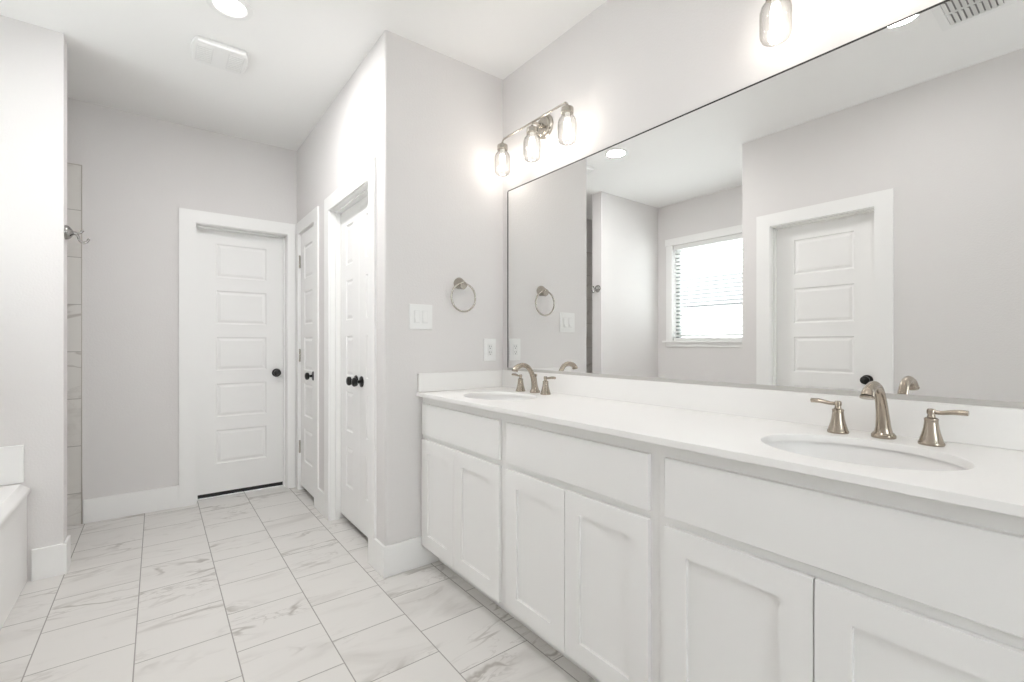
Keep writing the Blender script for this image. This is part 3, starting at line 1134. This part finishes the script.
# ------------------------------------------------------------------ switch and outlet plates
sw = thing('light_switch', 'white double rocker switch plate on the grey end wall left of the towel ring', 'switch', (1.102, EY, 1.304))
xw, zw = 1.099, 1.3045
b = B(); box(b, xw - 0.0665, xw + 0.0665, EY - 0.0065, EY, zw - 0.065, zw + 0.065, bev=0.0035)
obj('plate', b, M['plastic'], sw)
for dx in (-0.023, 0.023):
    b = B(); box(b, xw + dx - 0.0165, xw + dx + 0.0165, EY - 0.0085, EY - 0.006, zw - 0.0335, zw + 0.0335, bev=0.001)
    r_ = obj('rocker_frame', b, M['plastic_in'], sw)
    b = B()
    lo = []
    for xx in (xw + dx - 0.0125, xw + dx + 0.0125):
        lo.append([(xx, EY - 0.008, zw - 0.029), (xx, EY - 0.0135, zw - 0.028), (xx, EY - 0.0095, zw), (xx, EY - 0.0105, zw + 0.028), (xx, EY - 0.008, zw + 0.029)])
    rings(b, lo)
    obj('rocker', b, M['plastic'], r_)
ou = thing('power_outlet', 'white outlet plate low on the grey end wall beside the mirror edge', 'outlet', (1.541, EY, 1.129))
xw, zw = 1.538, 1.129
b = B(); box(b, xw - 0.0425, xw + 0.0425, EY - 0.0065, EY, zw - 0.0655, zw + 0.0655, bev=0.0035)
obj('plate', b, M['plastic'], ou)
b = B(); box(b, xw - 0.0168, xw + 0.0168, EY - 0.0085, EY - 0.006, zw - 0.0335, zw + 0.0335, bev=0.001)
fc = obj('receptacle', b, M['plastic_in'], ou)
b = B()
for dz in (-0.017, 0.017):
    box(b, xw - 0.008, xw - 0.0055, EY - 0.0088, EY - 0.0084, zw + dz - 0.002, zw + dz + 0.007)
    box(b, xw + 0.005, xw + 0.0075, EY - 0.0088, EY - 0.0084, zw + dz - 0.001, zw + dz + 0.006)
    lathe(b, [(0.0028, 0.0), (0.0028, 0.0004)], (xw - 0.0005, EY - 0.0084, zw + dz - 0.009), '-Y', 12)
obj('slots', b, M['slot'], fc, label='dark outlet slots')

# ------------------------------------------------------------------ robe hook on the partition end
rh = thing('robe_hook', 'metal robe hook on the end of the partition by the shower', 'hook', (TX, 3.29, 1.736))
hy_, hz_ = 3.29, 1.736
b = B()
lathe(b, [(0.037, 0.0), (0.037, 0.006), (0.034, 0.014), (0.027, 0.022), (0.016, 0.029), (0.0095, 0.034), (0.008, 0.046)], (TX, hy_, hz_), 'X', 28)
obj('mount', b, M['chrome'], rh)
b = B()
tube(b, smooth_path([(TX + 0.040, hy_, hz_), (TX + 0.050, hy_, hz_ - 0.014), (TX + 0.055, hy_, hz_ - 0.034), (TX + 0.068, hy_, hz_ - 0.045),
                     (TX + 0.083, hy_, hz_ - 0.040), (TX + 0.090, hy_, hz_ - 0.027)], 5), 0.0055, n=12, up=(0, 1, 0))
lathe(b, [(0.0, 0.0), (0.006, 0.002), (0.007, 0.007), (0.0, 0.012)], (TX + 0.090, hy_, hz_ - 0.031), 'Z', 14)
obj('lower_hook', b, M['chrome'], rh)
b = B()
tube(b, smooth_path([(TX + 0.042, hy_, hz_ + 0.001), (TX + 0.056, hy_, hz_ + 0.003), (TX + 0.066, hy_, hz_ + 0.013)], 5), 0.0055, n=12, up=(0, 1, 0))
lathe(b, [(0.0, 0.0), (0.0065, 0.002), (0.0075, 0.007), (0.0, 0.013)], (TX + 0.066, hy_, hz_ + 0.010), 'Z', 14)
obj('upper_hook', b, M['chrome'], rh)

# ------------------------------------------------------------------ recessed ceiling lights
rc = thing('ceiling_light', 'lit recessed ceiling light beside the exhaust fan at top of photo', 'ceiling light', (0.27, 2.51, CZ), group='recessed ceiling lights')
b = B()
c = (0.27, 2.51, CZ)
lathe(b, [(0.095, 0.0), (0.0945, 0.004), (0.090, 0.007), (0.070, 0.008), (0.066, 0.004), (0.065, 0.002)], c, '-Z', 44, cap0=False, cap1=False)
obj('trim_ring', b, M['plastic'], rc)
b = B(); lathe(b, [(0.0655, 0.001), (0.0655, 0.0028), (0.0, 0.003)], c, '-Z', 44)
obj('lens', b, M['lens'], rc, label='bright round lens')
r2 = copy_tree(rc)
r2.location = (0.44, 0.637, CZ)
r2['label'] = 'lit recessed ceiling light beside the vent, just showing at the top of the mirror'
for q in ((0.27, 2.51, 1.0), (0.44, 0.637, 0.32)):
    lamp('ceiling_lamp', 'AREA', (q[0], q[1], CZ - 0.012), POWER_CAN * q[2], (1.0, 0.988, 0.988), 0.14)

# ------------------------------------------------------------------ exhaust fan
fan = thing('exhaust_fan', 'white exhaust fan cover with rounded ends on the ceiling', 'exhaust fan', (0.268, 2.958, CZ))
fx0, fx1, fy0, fy1 = 0.140, 0.402, 2.842, 3.075


def fan_loop(ins, z):
    out = []
    xa, xb, ya, yb = fx0 + ins, fx1 - ins, fy0 + ins, fy1 - ins
    cyy, hh = (ya + yb) / 2, (yb - ya) / 2
    bow = 0.034
    for k in range(13):      # right bowed end
        t = -1 + 2 * k / 12
        out.append((xb - bow + bow * math.sqrt(max(0, 1 - t * t * 0.92)), cyy + hh * t, z))
    for k in range(13):
        t = 1 - 2 * k / 12
        out.append((xa + bow - bow * math.sqrt(max(0, 1 - t * t * 0.92)), cyy + hh * t, z))
    return out


b = B()
rings(b, [fan_loop(0.006, CZ), fan_loop(0.0, CZ - 0.006), fan_loop(0.0, CZ - 0.020), fan_loop(0.006, CZ - 0.026), fan_loop(0.02, CZ - 0.028)], cap0=True)
obj('cover', b, M['plastic'], fan)
for xa, xb in ((fx0 + 0.022, fx0 + 0.098), (fx1 - 0.098, fx1 - 0.022)):
    b = B()
    box(b, xa, xb, fy0 + 0.03, fy1 - 0.03, CZ - 0.0295, CZ - 0.0275, bev=0.0008)
    g = obj('intake_panel', b, M['plastic_in'], fan)
    b = B()
    for k in range(9):
        yy = fy0 + 0.04 + k * (fy1 - fy0 - 0.08) / 8
        box(b, xa + 0.006, xb - 0.006, yy - 0.003, yy + 0.003, CZ - 0.0315, CZ - 0.029)
    obj('fins', b, M['plastic'], g)

# ------------------------------------------------------------------ ceiling air vent
vt = thing('ceiling_vent', 'white louvred ceiling air vent at the top right of the mirror', 'vent', (0.277, 0.415, CZ))
vx0, vx1, vy0, vy1 = 0.132, 0.422, 0.288, 0.540
b = B()
fw = 0.034
box(b, vx0, vx1, vy0, vy0 + fw, CZ - 0.007, CZ, bev=0.002); box(b, vx0, vx1, vy1 - fw, vy1, CZ - 0.007, CZ, bev=0.002)
box(b, vx0, vx0 + fw, vy0 + fw - 0.002, vy1 - fw + 0.002, CZ - 0.007, CZ, bev=0.002); box(b, vx1 - fw, vx1, vy0 + fw - 0.002, vy1 - fw + 0.002, CZ - 0.007, CZ, bev=0.002)
obj('frame', b, M['plastic'], vt)
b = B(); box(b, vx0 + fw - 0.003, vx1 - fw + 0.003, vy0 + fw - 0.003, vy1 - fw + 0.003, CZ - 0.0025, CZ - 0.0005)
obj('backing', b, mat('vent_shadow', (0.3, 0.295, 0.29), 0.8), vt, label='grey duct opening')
b = B(); box(b, 0.5 * (vx0 + vx1) - 0.005, 0.5 * (vx0 + vx1) + 0.005, vy0 + fw - 0.002, vy1 - fw + 0.002, CZ - 0.008, CZ - 0.002)
obj('centre_bar', b, M['plastic'], vt)
nf = 9
for k in range(nf):
    yy = vy0 + fw + 0.010 + k * (vy1 - vy0 - 2 * fw - 0.020) / (nf - 1)
    for xa, xb in ((vx0 + fw - 0.002, 0.272), (0.282, vx1 - fw + 0.002)):
        b = B()
        a = math.radians(35)
        lo = []
        for xx in (xa, xb):
            lp = []
            for s_, t_ in ((-0.0098, -0.0006), (0.0098, -0.0006), (0.0098, 0.0006), (-0.0098, 0.0006)):
                lp.append((xx, yy + s_ * math.cos(a) - t_ * math.sin(a), CZ - 0.0085 + s_ * math.sin(a) * 0.7 + t_ * math.cos(a)))
            lo.append(lp)
        rings(b, lo)
        obj('louvre', b, M['plastic'], vt)
